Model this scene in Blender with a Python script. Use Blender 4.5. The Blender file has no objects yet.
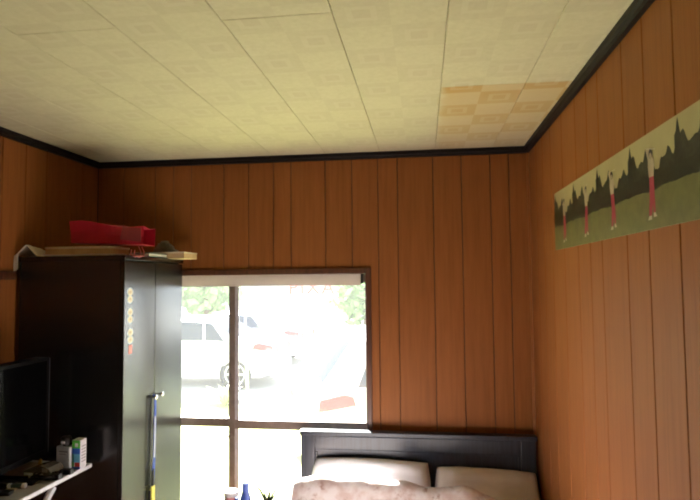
import bpy, bmesh, math, random
from mathutils import Vector, Matrix, noise

random.seed(7)
SC = bpy.context.scene
COL = SC.collection

# ------------------------------------------------------------------ camera
FPX, YAW, PITCH, ROLL = 558.6, 0.1301, 0.0531, -0.0092
EYE = Vector((0, 0, 1.72))
_f = Vector((-math.sin(YAW)*math.cos(PITCH), math.cos(YAW)*math.cos(PITCH), math.sin(PITCH)))
_r0 = Vector((math.cos(YAW), math.sin(YAW), 0)); _u0 = _r0.cross(_f)
_r = _r0*math.cos(ROLL) + _u0*math.sin(ROLL)
_u = -_r0*math.sin(ROLL) + _u0*math.cos(ROLL)
cam_d = bpy.data.cameras.new('camera'); cam = bpy.data.objects.new('camera', cam_d); COL.objects.link(cam)
cam_d.sensor_fit = 'HORIZONTAL'; cam_d.sensor_width = 36; cam_d.lens = FPX/700*36
cam_d.clip_start = 0.02; cam_d.clip_end = 300
M3 = Matrix((_r, _u, -_f)).transposed()
cam.matrix_world = Matrix.Translation(EYE) @ M3.to_4x4()
SC.camera = cam

def ray(x, y): return _r*((x-350)/FPX) + _u*((250-y)/FPX) + _f
def onX(x, y, X): d = ray(x, y); return EYE + d*(X/d.x)
def onY(x, y, Y): d = ray(x, y); return EYE + d*(Y/d.y)
def onZ(x, y, Z): d = ray(x, y); return EYE + d*((Z-EYE.z)/d.z)

# ------------------------------------------------------------------ sky, sun, exposure
W = bpy.data.worlds.new('hazy_sky'); SC.world = W; W.use_nodes = True
bg = W.node_tree.nodes['Background']
bg.inputs['Color'].default_value = (0.80, 0.90, 1.0, 1); bg.inputs['Strength'].default_value = .65
sun_d = bpy.data.lights.new('sun', 'SUN'); sun = bpy.data.objects.new('sun', sun_d); COL.objects.link(sun)
sun_d.energy = 19.0; sun_d.angle = math.radians(3); sun_d.color = (1, .95, .86)
sun.rotation_euler = Vector((.50, -1.1, -.77)).to_track_quat('-Z', 'Y').to_euler()
sun.location = (-6, 10, 8)
SC.view_settings.view_transform = 'Standard'; SC.view_settings.look = 'None'
SC.view_settings.gamma = 1; SC.view_settings.use_curve_mapping = False
SC.view_settings.exposure = 2.5
SC.cycles.max_bounces = 10; SC.cycles.diffuse_bounces = 7; SC.cycles.transparent_max_bounces = 12
SC.cycles.caustics_reflective = False; SC.cycles.sample_clamp_indirect = 6; SC.cycles.filter_width = 2.0

# ------------------------------------------------------------------ room size (metres)
D, XL, XR, ZC = 3.066, -1.904, 0.568, 2.424      # back wall, left wall, right wall, ceiling
YF = -2.6                                        # wall behind the camera
GZ = -0.45                                       # ground outside

# ------------------------------------------------------------------ material helpers
def srgb(r, g, b):
    f = lambda c: (c/255/12.92) if c/255 <= .04045 else ((c/255+.055)/1.055)**2.4
    return (f(r), f(g), f(b), 1)
class NT:
    def __init__(s, name):
        s.m = bpy.data.materials.new(name); s.m.use_nodes = True
        s.t = s.m.node_tree; s.b = s.t.nodes['Principled BSDF']
    def n(s, typ, **kw):
        o = s.t.nodes.new(typ)
        for k, v in kw.items(): setattr(o, k, v)
        return o
    def link(s, a, b): s.t.links.new(a, b)
    def setin(s, node, **kw):
        for k, v in kw.items():
            sock = node.inputs[int(k[1:])] if k[0] == '_' else node.inputs[k]
            if isinstance(v, bpy.types.NodeSocket): s.link(v, sock)
            else: sock.default_value = v
        return node
    def math(s, op, a, b=0.0, c=None):
        o = s.n('ShaderNodeMath', operation=op); s.setin(o, _0=a, _1=b)
        if c is not None: s.setin(o, _2=c)
        return o.outputs[0]
    def mix(s, fac, a, b, blend='MIX'):
        o = s.n('ShaderNodeMix', data_type='RGBA', blend_type=blend)
        s.setin(o, _0=fac, _6=a, _7=b); return o.outputs[2]
    def noise(s, vec, scale, detail=3, rough=.55):
        o = s.n('ShaderNodeTexNoise'); s.setin(o, Vector=vec, Scale=scale, Detail=detail, Roughness=rough)
        return o.outputs['Fac']
    def mapping(s, vec, scale=(1, 1, 1), loc=(0, 0, 0)):
        o = s.n('ShaderNodeMapping'); s.setin(o, Vector=vec, Scale=scale, Location=loc); return o.outputs[0]
    def ramp(s, fac, stops):
        o = s.n('ShaderNodeValToRGB'); s.link(fac, o.inputs[0])
        e = o.color_ramp.elements
        while len(e) < len(stops): e.new(.5)
        for el, (p, c) in zip(e, stops): el.position = p; el.color = c
        return o.outputs[0]
    def coord(s, k='Object'): return s.n('ShaderNodeTexCoord').outputs[k]
    def bump(s, h, strength=.3, dist=.002):
        o = s.n('ShaderNodeBump'); s.setin(o, Strength=strength, Distance=dist, Height=h); s.link(o.outputs[0], s.b.inputs['Normal'])

def plain(name, col, rough=.6, metal=0.0, var=.12, scale=30, spec=.5, bump=0.0, coat=0.0):
    """plain colour with a little mottling so no surface is perfectly even"""
    t = NT(name); co = t.coord()
    nz = t.noise(co, scale)
    dark = tuple(c*(1-var) for c in col[:3])+(1,); lite = tuple(min(1, c*(1+var)) for c in col[:3])+(1,)
    t.setin(t.b, **{'Base Color': t.ramp(nz, [(.3, dark), (.7, lite)]), 'Roughness': rough, 'Metallic': metal, 'Specular IOR Level': spec, 'Coat Weight': coat})
    if bump: t.bump(nz, bump)
    return t.m

def wood_panel(name, horiz):
    """reddish printed wood plank, grain running up the wall, a slightly different tone for each plank"""
    t = NT(name); geo = t.n('ShaderNodeNewGeometry'); pos = geo.outputs['Position']
    info = t.n('ShaderNodeObjectInfo')
    off = t.n('ShaderNodeVectorMath', operation='ADD'); comb = t.n('ShaderNodeCombineXYZ')
    r7 = t.math('MULTIPLY', info.outputs['Random'], 37.0); t.setin(comb, X=r7, Y=r7, Z=r7)
    t.setin(off, _0=pos, _1=comb.outputs[0])
    sc = (1, 1, .055)
    g1 = t.noise(t.mapping(off.outputs[0], sc), 55, 5, .62)
    g2 = t.noise(t.mapping(off.outputs[0], (1, 1, .03)), 210, 2, .5)
    g3 = t.noise(t.mapping(off.outputs[0], (1, 1, .25)), 7, 3, .5)
    c = t.ramp(g1, [(.25, (.222, .076, .0205, 1)), (.5, (.262, .093, .0255, 1)), (.78, (.29, .107, .030, 1))])
    c = t.mix(.13, c, t.ramp(g2, [(.35, (.5, .5, .5, 1)), (.6, (1, 1, 1, 1))]), 'MULTIPLY')
    c = t.mix(.18, c, t.ramp(g3, [(.3, (.75, .72, .70, 1)), (.7, (1, 1, 1, 1))]), 'MULTIPLY')
    tone = t.math('MULTIPLY_ADD', info.outputs['Random'], .10, .94)
    hsv = t.n('ShaderNodeHueSaturation'); t.setin(hsv, Color=c, Value=tone)
    t.setin(t.b, **{'Base Color': hsv.outputs[0], 'Roughness': .5, 'Specular IOR Level': .15})
    t.bump(g2, .12, .001)
    return t.m

def ceiling_mat():
    """cream printed ceiling board: pale checks with a small square in every other one, an amber water stain by the corner"""
    t = NT('ceiling_print'); pos = t.n('ShaderNodeNewGeometry').outputs['Position']
    sp = t.n('ShaderNodeSeparateXYZ'); t.link(pos, sp.inputs[0]); X, Y = sp.outputs[0], sp.outputs[1]
    S = .1515
    u = t.math('DIVIDE', t.math('SUBTRACT', X, .378), S); v = t.math('DIVIDE', Y, S)
    par = t.math('FLOORED_MODULO', t.math('ADD', t.math('FLOOR', u), t.math('FLOOR', v)), 2.0)
    fu = t.math('ABSOLUTE', t.math('SUBTRACT', t.math('FRACT', u), .5)); fv = t.math('ABSOLUTE', t.math('SUBTRACT', t.math('FRACT', v), .5))
    mx = t.math('MAXIMUM', fu, fv)
    inner = t.math('LESS_THAN', mx, .16); ring = t.math('MULTIPLY', t.math('LESS_THAN', mx, .27), t.math('GREATER_THAN', mx, .16))
    n1 = t.noise(pos, 60, 4); n2 = t.noise(pos, 3.2, 3); n3 = t.noise(pos, 9, 4, .6)
    base = t.ramp(n1, [(.3, (.50, .475, .305, 1)), (.7, (.55, .525, .34, 1))])
    c = t.mix(t.math('MULTIPLY', par, .26), base, (.42, .385, .25, 1))
    c = t.mix(t.math('MULTIPLY', t.math('MULTIPLY', ring, par), .45), c, (.55, .52, .35, 1))
    c = t.mix(t.math('MULTIPLY', t.math('MULTIPLY', inner, par), .2), c, (.44, .38, .26, 1))
    # leak stain: whole board ends at the back right corner have turned amber
    wob = t.math('MULTIPLY', t.math('SUBTRACT', n3, .5), .05)
    sx = t.n('ShaderNodeMapRange', interpolation_type='SMOOTHSTEP'); t.setin(sx, _0=t.math('ADD', X, wob), _1=.06, _2=.11)
    sy = t.n('ShaderNodeMapRange', interpolation_type='SMOOTHSTEP'); t.setin(sy, _0=t.math('ADD', Y, t.math('MULTIPLY', wob, .4)), _1=2.045, _2=2.06)
    fade = t.n('ShaderNodeMapRange'); t.setin(fade, _0=Y, _1=2.05, _2=3.0, _3=.95, _4=.40)
    st = t.math('MULTIPLY', t.math('MULTIPLY', sx.outputs[0], sy.outputs[0]), fade.outputs[0])
    st = t.math('MULTIPLY', st, t.math('MULTIPLY_ADD', n2, .7, .5))
    c = t.mix(st, c, t.mix(t.math('MULTIPLY', par, t.math('SUBTRACT', 1.0, t.math('MULTIPLY', ring, .6))), (.48, .36, .18, 1), (.43, .265, .08, 1)))
    # browner just along the back edge
    tb = t.n('ShaderNodeMapRange', interpolation_type='SMOOTHSTEP'); t.setin(tb, _0=t.math('ADD', Y, wob), _1=2.86, _2=3.03)
    tx = t.n('ShaderNodeMapRange', interpolation_type='SMOOTHSTEP'); t.setin(tx, _0=X, _1=-1.2, _2=.1)
    c = t.mix(t.math('MULTIPLY', t.math('MULTIPLY', tb.outputs[0], tx.outputs[0]), .35), c, (.33, .235, .165, 1))
    t.setin(t.b, **{'Base Color': c, 'Roughness': .75, 'Specular IOR Level': .25}); t.bump(n1, .15, .001)
    return t.m

def glass_mat():
    """window pane with the glare veil over the view mixed into its material"""
    t = NT('veiled_glass'); t.t.nodes.remove(t.b)
    tr = t.n('ShaderNodeBsdfTransparent'); tl = t.n('ShaderNodeBsdfTranslucent'); gl = t.n('ShaderNodeBsdfGlossy')
    tr.inputs[0].default_value = (.97, .985, .98, 1); tl.inputs[0].default_value = (.9, .92, .95, 1)
    gl.inputs['Roughness'].default_value = .02
    nz = t.noise(t.coord(), 6, 3)
    m1 = t.n('ShaderNodeMixShader'); t.setin(m1, Fac=t.math('MULTIPLY_ADD', nz, .004, .009)); t.link(tr.outputs[0], m1.inputs[1]); t.link(tl.outputs[0], m1.inputs[2])  # translucent share stands in for window glare
    m2 = t.n('ShaderNodeMixShader'); m2.inputs[0].default_value = .04; t.link(m1.outputs[0], m2.inputs[1]); t.link(gl.outputs[0], m2.inputs[2])
    t.link(m2.outputs[0], t.t.nodes['Material Output'].inputs[0]); return t.m

def black_wood(name, base=(.012, .011, .010), rough=.36, spec=.5):
    t = NT(name); co = t.coord()
    g = t.noise(t.mapping(co, (1, 1, .05)), 90, 4)
    c = t.ramp(g, [(.3, tuple(b*.7 for b in base)+(1,)), (.7, tuple(b*1.5 for b in base)+(1,))])
    rr = t.math('MULTIPLY_ADD', g, .10, rough-.05)
    t.setin(t.b, **{'Base Color': c, 'Roughness': rr, 'Specular IOR Level': spec}); t.bump(g, .06, .001); return t.m

def duvet_mat():
    t = NT('duvet_cloth'); co = t.coord()
    n1 = t.noise(co, 7, 2); n2 = t.noise(co, 16, 3)
    vo = t.n('ShaderNodeTexVoronoi'); t.setin(vo, Vector=co, Scale=16.0)
    pet = t.math('MULTIPLY', t.ramp(t.noise(co, 24, 3, .6), [(.52, (0, 0, 0, 1)), (.62, (1, 1, 1, 1))]), t.ramp(vo.outputs['Distance'], [(.25, (1, 1, 1, 1)), (.6, (.1, .1, .1, 1))]))
    c = t.mix(t.ramp(n2, [(.42, (0, 0, 0, 1)), (.62, (1, 1, 1, 1))]), (.74, .69, .72, 1), (.62, .50, .50, 1))
    c = t.mix(t.math('MULTIPLY', pet, .8), c, (.30, .14, .11, 1))
    t.setin(t.b, **{'Base Color': c, 'Roughness': .9, 'Specular IOR Level': .2, 'Sheen Weight': .2}); t.bump(t.noise(co, 300, 2), .1, .001); return t.m

def ground_mat(name, a, b, scale):
    t = NT(name); co = t.n('ShaderNodeNewGeometry').outputs['Position']
    c = t.mix(t.noise(co, scale, 5), a, b); c = t.mix(t.math('MULTIPLY', t.noise(co, .6, 2), .5), c, tuple(x*.8 for x in a[:3])+(1,))
    t.setin(t.b, **{'Base Color': c, 'Roughness': .95, 'Specular IOR Level': .1}); t.bump(t.noise(co, scale*3, 3), .4, .02); return t.m

M = {}
M['wood'] = wood_panel('wall_wood', True)
M['groove'] = plain('groove_dark', (.035, .014, .007, 1), .7)
M['ceil'] = ceiling_mat()
M['ceil_gap'] = plain('ceiling_gap', (.30, .24, .15, 1), .9)
M['trim'] = plain('black_trim', (.008, .006, .006, 1), .5, spec=.2)
M['plaster'] = plain('plaster', (.55, .52, .46, 1), .9)
M['siding'] = plain('house_siding', (.55, .53, .48, 1), .9)
M['floor'] = plain('floor_wood', (.13, .07, .035, 1), .45, scale=6)
M['casing'] = black_wood('casing_wood', (.075, .026, .012), .4)
M['sash'] = plain('bronze_aluminium', (.20, .155, .13, 1), .42, .2)
M['stile_reflection'] = plain('pale_reflection', (.42, .40, .44, 1), .5)
M['glass'] = glass_mat()
def cloth_mat(name, col, tr):
    t = NT(name); d = t.n('ShaderNodeBsdfDiffuse'); l = t.n('ShaderNodeBsdfTranslucent'); m = t.n('ShaderNodeMixShader')
    c = t.mix(t.noise(t.coord(), 160, 2), col, tuple(x*.9 for x in col[:3])+(1,))
    t.link(c, d.inputs[0]); t.link(c, l.inputs[0]); m.inputs[0].default_value = tr
    t.link(d.outputs[0], m.inputs[1]); t.link(l.outputs[0], m.inputs[2]); t.link(m.outputs[0], t.t.nodes['Material Output'].inputs[0]); return t.m
M['blind'] = cloth_mat('blind_cloth', (.74, .66, .68, 1), .45)
M['wardrobe'] = black_wood('wardrobe_black', (.008, .008, .0085), .24, .9)
M['gap'] = plain('dark_gap', (.003, .003, .003, 1), .8)
M['headboard'] = black_wood('headboard_black', (.020, .026, .040), .34)
M['chrome'] = plain('chrome', (.75, .76, .80, 1), .15, 1.0, .03)
M['steel'] = plain('white_steel', (.72, .74, .80, 1), .35)
M['table'] = plain('table_top', (.42, .39, .37, 1), .5, scale=12)
M['screen'] = plain('tv_screen', (.002, .002, .0023, 1), .10, var=.05, spec=.06)
M['bezel'] = plain('tv_bezel', (.003, .003, .0032, 1), .5, spec=.12)
M['silverline'] = plain('bezel_edge', (.22, .23, .25, 1), .35, .6)
M['black'] = plain('black_plastic', (.010, .010, .011, 1), .35)
M['white'] = plain('white_plastic', (.75, .76, .80, 1), .4)
M['silver'] = plain('silver_bottle', (.55, .56, .60, 1), .35, .3)
M['grey'] = plain('grey_plastic', (.16, .16, .17, 1), .45)
M['smoke'] = plain('smoky_plastic', (.20, .19, .18, 1), .2)
M['green'] = plain('print_green', (.10, .55, .06, 1), .4, var=.08)
M['blue'] = plain('print_blue', (.03, .13, .62, 1), .4, var=.08)
M['sky_blue'] = plain('print_sky', (.16, .50, .80, 1), .4, var=.08)
M['red_print'] = plain('print_red', (.62, .06, .05, 1), .4, var=.08)
M['gold'] = plain('brass', (.60, .42, .14, 1), .35, .7)
M['paper'] = plain('paper', (.62, .56, .44, 1), .85, scale=15)
M['white_paper'] = plain('white_paper', (.70, .70, .68, 1), .85, scale=15)
M['card'] = plain('cardboard', (.48, .33, .18, 1), .85, scale=18)
M['album'] = plain('green_cover', (.03, .055, .045, 1), .5)
M['red_bag'] = plain('red_paper', (.42, .012, .034, 1), .42, var=.15, scale=10)
M['red_dark'] = plain('red_paper_inside', (.22, .03, .03, 1), .6)
M['cord'] = plain('pink_cord', (.62, .22, .22, 1), .8)
M['pouch'] = plain('grey_cloth', (.22, .19, .16, 1), .9)
M['cream'] = plain('cream_paper', (.55, .47, .35, 1), .8, scale=14)
M['sticker'] = plain('sticker_cream', (.72, .68, .50, 1), .45, scale=60)
M['sticker_rim'] = plain('sticker_rim', (.50, .62, .72, 1), .4)
M['sticker_mark'] = plain('sticker_mark', (.56, .48, .28, 1), .45, scale=160, var=.4)
M['sticker_red'] = plain('sticker_red', (.78, .26, .20, 1), .45)
M['strap_blue'] = plain('strap_blue', (.03, .075, .42, 1), .7)
M['strap_black'] = plain('strap_black', (.012, .012, .016, 1), .7)
M['yellow'] = plain('yellow_tag', (.72, .66, .10, 1), .5)
M['pillow'] = plain('pillow_white', (.84, .85, .92, 1), .9, scale=8, var=.05)
M['pillow_b'] = plain('pillow_beige', (.66, .60, .58, 1), .9, scale=8, var=.06)
M['duvet'] = duvet_mat()
M['mattress'] = plain('mattress', (.70, .68, .66, 1), .9)
M['stand'] = black_wood('nightstand_wood', (.10, .06, .035), .45)
M['bottle_blue'] = plain('bottle_blue', (.05, .10, .42, 1), .25)
M['pink'] = plain('pink_label', (.80, .36, .38, 1), .5)
M['leaf'] = plain('leaf', (.012, .022, .010, 1), .6, spec=.1)
M['pot'] = plain('terracotta', (.35, .15, .08, 1), .8)
M['car'] = plain('car_white', (.80, .81, .84, 1), .25, var=.02, coat=.6)
M['car_silver'] = plain('car_silver', (.66, .68, .74, 1), .28, .3, var=.02, coat=.6)
M['car_glass'] = plain('car_glass', (.02, .028, .05, 1), .25, var=.05, spec=.15)
M['tyre'] = plain('tyre', (.025, .025, .028, 1), .8)
M['rim'] = plain('alloy', (.62, .64, .68, 1), .3, .5)
M['tail'] = plain('tail_red', (.62, .035, .04, 1), .15)
M['lamp_clear'] = plain('lamp_clear', (.75, .77, .80, 1), .1)
M['plate'] = plain('plate_white', (.80, .82, .76, 1), .5)
M['plate_g'] = plain('plate_green', (.05, .30, .10, 1), .5)
M['lawn'] = ground_mat('lawn_green', (.38, .44, .15, 1), (.51, .53, .26, 1), 14)
M['lot'] = ground_mat('gravel_lot', (.30, .30, .30, 1), (.40, .40, .39, 1), 22)
M['tree'] = plain('tree_leaf', (.20, .32, .12, 1), .6, var=.4, scale=2)
M['bark'] = plain('bark', (.12, .08, .05, 1), .9)
M['sign'] = plain('sign_white', (.80, .80, .80, 1), .5)
M['sign_red'] = plain('sign_red', (.62, .07, .04, 1), .5)
M['shop'] = plain('shop_wall', (.72, .71, .70, 1), .8)
M['roof'] = plain('shop_roof', (.30, .30, .33, 1), .7)
M['stake'] = plain('stake', (.55, .60, .25, 1), .6)
# poster print colours
M['p_sheet'] = plain('poster_sheet', (0.4464, 0.4176, 0.3024, 1), .45)
M['p_sky'] = plain('poster_sky', (0.3600, 0.3096, 0.1584, 1), .4, var=.1, scale=7)
M['p_tree'] = plain('poster_trees', (0.0202, 0.0259, 0.0130, 1), .4, var=.5, scale=70)
M['p_cyp'] = plain('poster_cypress', (0.0086, 0.0130, 0.0072, 1), .4, var=.4, scale=70)
M['p_hedge'] = plain('poster_hedge', (0.0115, 0.0158, 0.0072, 1), .4, var=.4, scale=60)
M['p_lawn'] = plain('poster_lawn', (0.1224, 0.1224, 0.0396, 1), .4, var=.18, scale=25)
M['p_red'] = plain('poster_trousers', (0.3024, 0.0252, 0.0504, 1), .4, var=.1)
M['p_skin'] = plain('poster_shirt', (0.3744, 0.3024, 0.2016, 1), .4, var=.15)
M['p_hair'] = plain('poster_hair', (0.0108, 0.0086, 0.0072, 1), .4)
M['p_shoe'] = plain('poster_shoe', (0.4680, 0.4176, 0.3240, 1), .4)

# ------------------------------------------------------------------ mesh helpers
class MB:
    def __init__(s): s.v = []; s.f = []; s.mi = []; s.cur = 0; s.mats = []
    def mat(s, m):
        if m not in s.mats: s.mats.append(m)
        s.cur = s.mats.index(m); return s
    def add(s, vs, fs, mtx=None):
        o = len(s.v)
        s.v += [tuple(mtx @ Vector(p)) if mtx else tuple(p) for p in vs]
        for f in fs: s.f.append(tuple(i+o for i in f)); s.mi.append(s.cur)
        return s
    def box(s, lo, hi, bev=0.0, mtx=None):
        if bev <= 0:
            (a, b, c), (d, e, g) = lo, hi
            vs = [(a,b,c),(d,b,c),(d,e,c),(a,e,c),(a,b,g),(d,b,g),(d,e,g),(a,e,g)]
            return s.add(vs, [(0,3,2,1),(4,5,6,7),(0,1,5,4),(1,2,6,5),(2,3,7,6),(3,0,4,7)], mtx)
        bm = bmesh.new(); bmesh.ops.create_cube(bm, size=1)
        c = [(lo[i]+hi[i])/2 for i in range(3)]; d = [hi[i]-lo[i] for i in range(3)]
        for v in bm.verts: v.co = Vector((c[i]+v.co[i]*d[i] for i in range(3)))
        bmesh.ops.bevel(bm, geom=list(bm.edges), offset=bev, segments=2, affect='EDGES', profile=.6)
        bm.verts.index_update()
        s.add([v.co[:] for v in bm.verts], [[v.index for v in f.verts] for f in bm.faces], mtx); bm.free(); return s
    def prism(s, poly, axis, a, b, mtx=None):
        """extrude a 2-D polygon along axis from a to b"""
        def P(p, h):
            return {'x': (h, p[0], p[1]), 'y': (p[0], h, p[1]), 'z': (p[0], p[1], h)}[axis]
        n = len(poly); vs = [P(p, a) for p in poly]+[P(p, b) for p in poly]
        fs = [tuple(range(n))[::-1], tuple(range(n, 2*n))]+[(i, (i+1) % n, (i+1) % n+n, i+n) for i in range(n)]
        return s.add(vs, fs, mtx)
    def lathe(s, prof, seg=24, mtx=None, closed=True):
        vs = []; fs = []; n = len(prof)
        for k in range(seg):
            a = 2*math.pi*k/seg
            for r, z in prof: vs.append((r*math.cos(a), r*math.sin(a), z))
        for k in range(seg):
            k2 = (k+1) % seg
            for i in range(n-1): fs.append((k*n+i, k2*n+i, k2*n+i+1, k*n+i+1))
        if closed:
            fs.append(tuple(k*n for k in range(seg))[::-1]); fs.append(tuple(k*n+n-1 for k in range(seg)))
        return s.add(vs, fs, mtx)
    def tube(s, pts, r, seg=8, flat=1.0):
        pts = [Vector(p) for p in pts]; vs = []; fs = []; n = len(pts); up = Vector((0, 0, 1))
        for i, p in enumerate(pts):
            t = (pts[min(i+1, n-1)]-pts[max(i-1, 0)]).normalized()
            a = t.cross(up)
            if a.length < 1e-3: a = t.cross(Vector((0, 1, 0)))
            a.normalize(); b = t.cross(a); rr = r[i] if isinstance(r, (list, tuple)) else r
            for k in range(seg):
                w = 2*math.pi*k/seg; vs.append(p+a*math.cos(w)*rr+b*math.sin(w)*rr*flat)
        for i in range(n-1):
            for k in range(seg): fs.append((i*seg+k, i*seg+(k+1) % seg, (i+1)*seg+(k+1) % seg, (i+1)*seg+k))
        fs.append(tuple(range(seg))[::-1]); fs.append(tuple((n-1)*seg+k for k in range(seg)))
        return s.add(vs, fs)
    def grid(s, nu, nv, fn, closed_u=False):
        vs = [fn(i/(nu-1), j/(nv-1)) for j in range(nv) for i in range(nu)]
        fs = [(j*nu+i, j*nu+i+1, (j+1)*nu+i+1, (j+1)*nu+i) for j in range(nv-1) for i in range(nu-1)]
        return s.add(vs, fs)
    def build(s, name, m=None, parent=None, smooth=False, label=None, loc=None):
        me = bpy.data.meshes.new(name); me.from_pydata(s.v, [], s.f)
        for x in (s.mats or [m]): me.materials.append(M[x] if isinstance(x, str) else x)
        if s.mats:
            for p, i in zip(me.polygons, s.mi): p.material_index = i
        bm = bmesh.new(); bm.from_mesh(me); bmesh.ops.recalc_face_normals(bm, faces=bm.faces); bm.to_mesh(me); bm.free()
        if smooth:
            for p in me.polygons: p.use_smooth = True
            try: me.set_sharp_from_angle(angle=math.radians(40))
            except Exception: pass
        o = bpy.data.objects.new(name, me); COL.objects.link(o)
        if parent: o.parent = parent
        if label: o['label'] = label
        if loc: o.location = loc
        return o
def tag(o, label, cat, group=None):
    o['label'] = label; o['category'] = cat
    if group: o['group'] = group
    return o
def thing(name, label, cat, loc=(0, 0, 0), rz=0, group=None):
    e = bpy.data.objects.new(name, None); COL.objects.link(e); e.empty_display_size = .1
    e.location = loc; e.rotation_euler = (0, 0, rz); return tag(e, label, cat, group)
def struct(o): o['kind'] = 'structure'; return o
def empty_struct(name, loc=(0, 0, 0)):
    e = bpy.data.objects.new(name, None); COL.objects.link(e); e.location = loc; return struct(e)
def bx(lo, hi, bev=0.0): return MB().box(lo, hi, bev)

# ================================================================== THE ROOM
T = .14                                                   # wall thickness
WX0, WX1, WZ0, WZ1 = -1.815, -.286, .02, 1.784            # back window opening (outer edge of casing)
LY0, LY1, LZ0, LZ1 = -.95, .05, 1.0, 1.745               # left window opening

struct(bx((XL-T, YF-T, -.12), (XR+T, D+T, 0)).build('floor', 'floor'))
# ceiling: a backing slab and boards with fine gaps
ceil = struct(bx((XL-T, YF-T, ZC+.008), (XR+T, D+T, ZC+.14)).build('ceiling', 'ceil_gap'))
bw = .303
def ceiling_board(x0, x1, y0, y1):
    h, z = .0012, ZC
    return MB().add([(x0, y0, z+.008), (x1, y0, z+.008), (x1, y1, z+.008), (x0, y1, z+.008),
                     (x0, y0, z+h), (x1, y0, z+h), (x1, y1, z+h), (x0, y1, z+h),
                     (x0+.002, y0+.002, z), (x1-.002, y0+.002, z), (x1-.002, y1-.002, z), (x0+.002, y1-.002, z)],
                    [(0,3,2,1),(0,1,5,4),(1,2,6,5),(2,3,7,6),(3,0,4,7),(4,5,9,8),(5,6,10,9),(6,7,11,10),(7,4,8,11),(8,9,10,11)]).build('ceiling_board', 'ceil', ceil)
k = 0
xr = .378+bw
while xr > XL:
    x0 = max(XL, xr-bw); x1 = min(xr, XR)
    ends = [YF, .23, 2.05, D] if k < 2 else ([YF, -.4, 1.42, D] if k % 2 else [YF, .5, D])
    for a, b in zip(ends, ends[1:]): ceiling_board(x0+.0008, x1-.0008, a+.0005, b-.0005)
    xr -= bw; k += 1

# back wall: backing around the window, planks proud of dark grooves
PD = .006
def wall_with_hole(name, axis, pos0, pos1, a0, a1, h):
    """h = (lo, hi, z0, z1) of the opening"""
    mb = MB()
    def B(p, q, z0, z1):
        if axis == 'y': mb.box((p, pos0, z0), (q, pos1, z1))
        else: mb.box((pos0, p, z0), (pos1, q, z1))
    B(a0, h[0], 0, ZC+.008); B(h[1], a1, 0, ZC+.008); B(h[0], h[1], h[3], ZC+.008)
    if h[2] > 0: B(h[0], h[1], 0, h[2])
    return struct(mb.build(name, 'groove'))
wall_back = wall_with_hole('wall_back', 'y', D+PD, D+T, XL-T, XR+T, (WX0+.02, WX1-.02, WZ0, WZ1-.02))
wall_left = wall_with_hole('wall_left', 'x', XL-T, XL-PD, YF-T, D+PD, (LY0, LY1, LZ0, LZ1))
wall_right = struct(bx((XR+PD, YF-T, 0), (XR+T, D+PD, ZC+.008)).build('wall_right', 'groove'))
wall_front = struct(bx((XL-PD, YF-T, 0), (XR+PD, YF, ZC+.008)).build('wall_front', 'wood'))

GAP, CH = .0018, .0020
def plank(parent, axis, face, sgn, a0, a1, pieces):
    """one tongue-and-groove plank: chamfered long edges; pieces = [(lo, hi, z0, z1)], face = room side"""
    mb = MB(); back = face+sgn*PD*1.0
    for lo, hi, z0, z1 in pieces:
        e0 = GAP if lo == a0 else 0; e1 = GAP if hi == a1 else 0
        p = [(lo+e0, back), (lo+e0, face+sgn*CH), (lo+e0+CH*(e0 > 0), face), (hi-e1-CH*(e1 > 0), face), (hi-e1, face+sgn*CH), (hi-e1, back)]
        if axis == 'y': mb.prism(p, 'z', z0, z1)
        else: mb.prism([(b, a) for a, b in p], 'z', z0, z1)
    return mb.build('plank', 'wood', parent)
gx = [XL, -1.741, -1.545, -1.434, -1.326, -1.13, -.982, -.837, -.735, -.538, -.388, -.242, -.134, .06, .213, .366, .465, XR]
for a, b in zip(gx, gx[1:]):
    if b <= WX0 or a >= WX1: pcs = [(a, b, 0, ZC)]
    elif a < WX0 < b: pcs = [(a, WX0, 0, ZC), (WX0, b, WZ1, ZC)]
    elif a < WX1 < b: pcs = [(a, WX1, WZ1, ZC), (WX1, b, 0, ZC)]
    else: pcs = [(a, b, WZ1, ZC)]
    plank(wall_back, 'y', D, 1, a, b, pcs)
gy = [D, 2.87, 2.72, 2.555, 2.35, 2.146, 1.999, 1.872, 1.65, 1.497, 1.325, 1.17, 1.04, .86, .71, .56, .43, .25, .10, -.05, -.18, -.37, -.52, -.67, -.80, -1.0, -1.15, -1.3, -1.5, -1.65, -1.8, -1.93, -2.1, -2.25, -2.4, YF]
for b, a in zip(gy, gy[1:]): plank(wall_right, 'x', XR, 1, a, b, [(a, b, 0, ZC)])
y = D; j = 0
while y > YF:
    w = (.152, .106, .196, .152)[j % 4]; a = max(YF, y-w); b = y
    if b <= LY0 or a >= LY1: pcs = [(a, b, 0, ZC)]
    elif a < LY0 < b: pcs = [(a, LY0, 0, ZC), (LY0, b, 0, LZ0), (LY0, b, LZ1, ZC)]
    elif a < LY1 < b: pcs = [(LY1, b, 0, ZC), (a, LY1, 0, LZ0), (a, LY1, LZ1, ZC)]
    else: pcs = [(a, b, 0, LZ0), (a, b, LZ1, ZC)]
    plank(wall_left, 'x', XL, -1, a, b, pcs); y -= w; j += 1

# black cornice strips under the ceiling
def cornice(name, axis, face, sgn, a, b):
    h, d = .034, .026
    p = [(face, ZC), (face+sgn*d, ZC), (face+sgn*d, ZC-h*.55), (face+sgn*d*.72, ZC-h*.7), (face+sgn*d*.6, ZC-h), (face, ZC-h)]
    mb = MB()
    mb.prism(p, axis, a, b) if axis == 'y' else None
    if axis == 'x': mb.prism(p, 'x', a, b)
    return struct(mb.build(name, 'trim'))
cornice('trim_1', 'x', D, -1, XL, XR)
cornice('trim_2', 'y', XL, 1, YF, D-.0261)
cornice('trim_3', 'y', XR, -1, YF, D-.0261)
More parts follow.
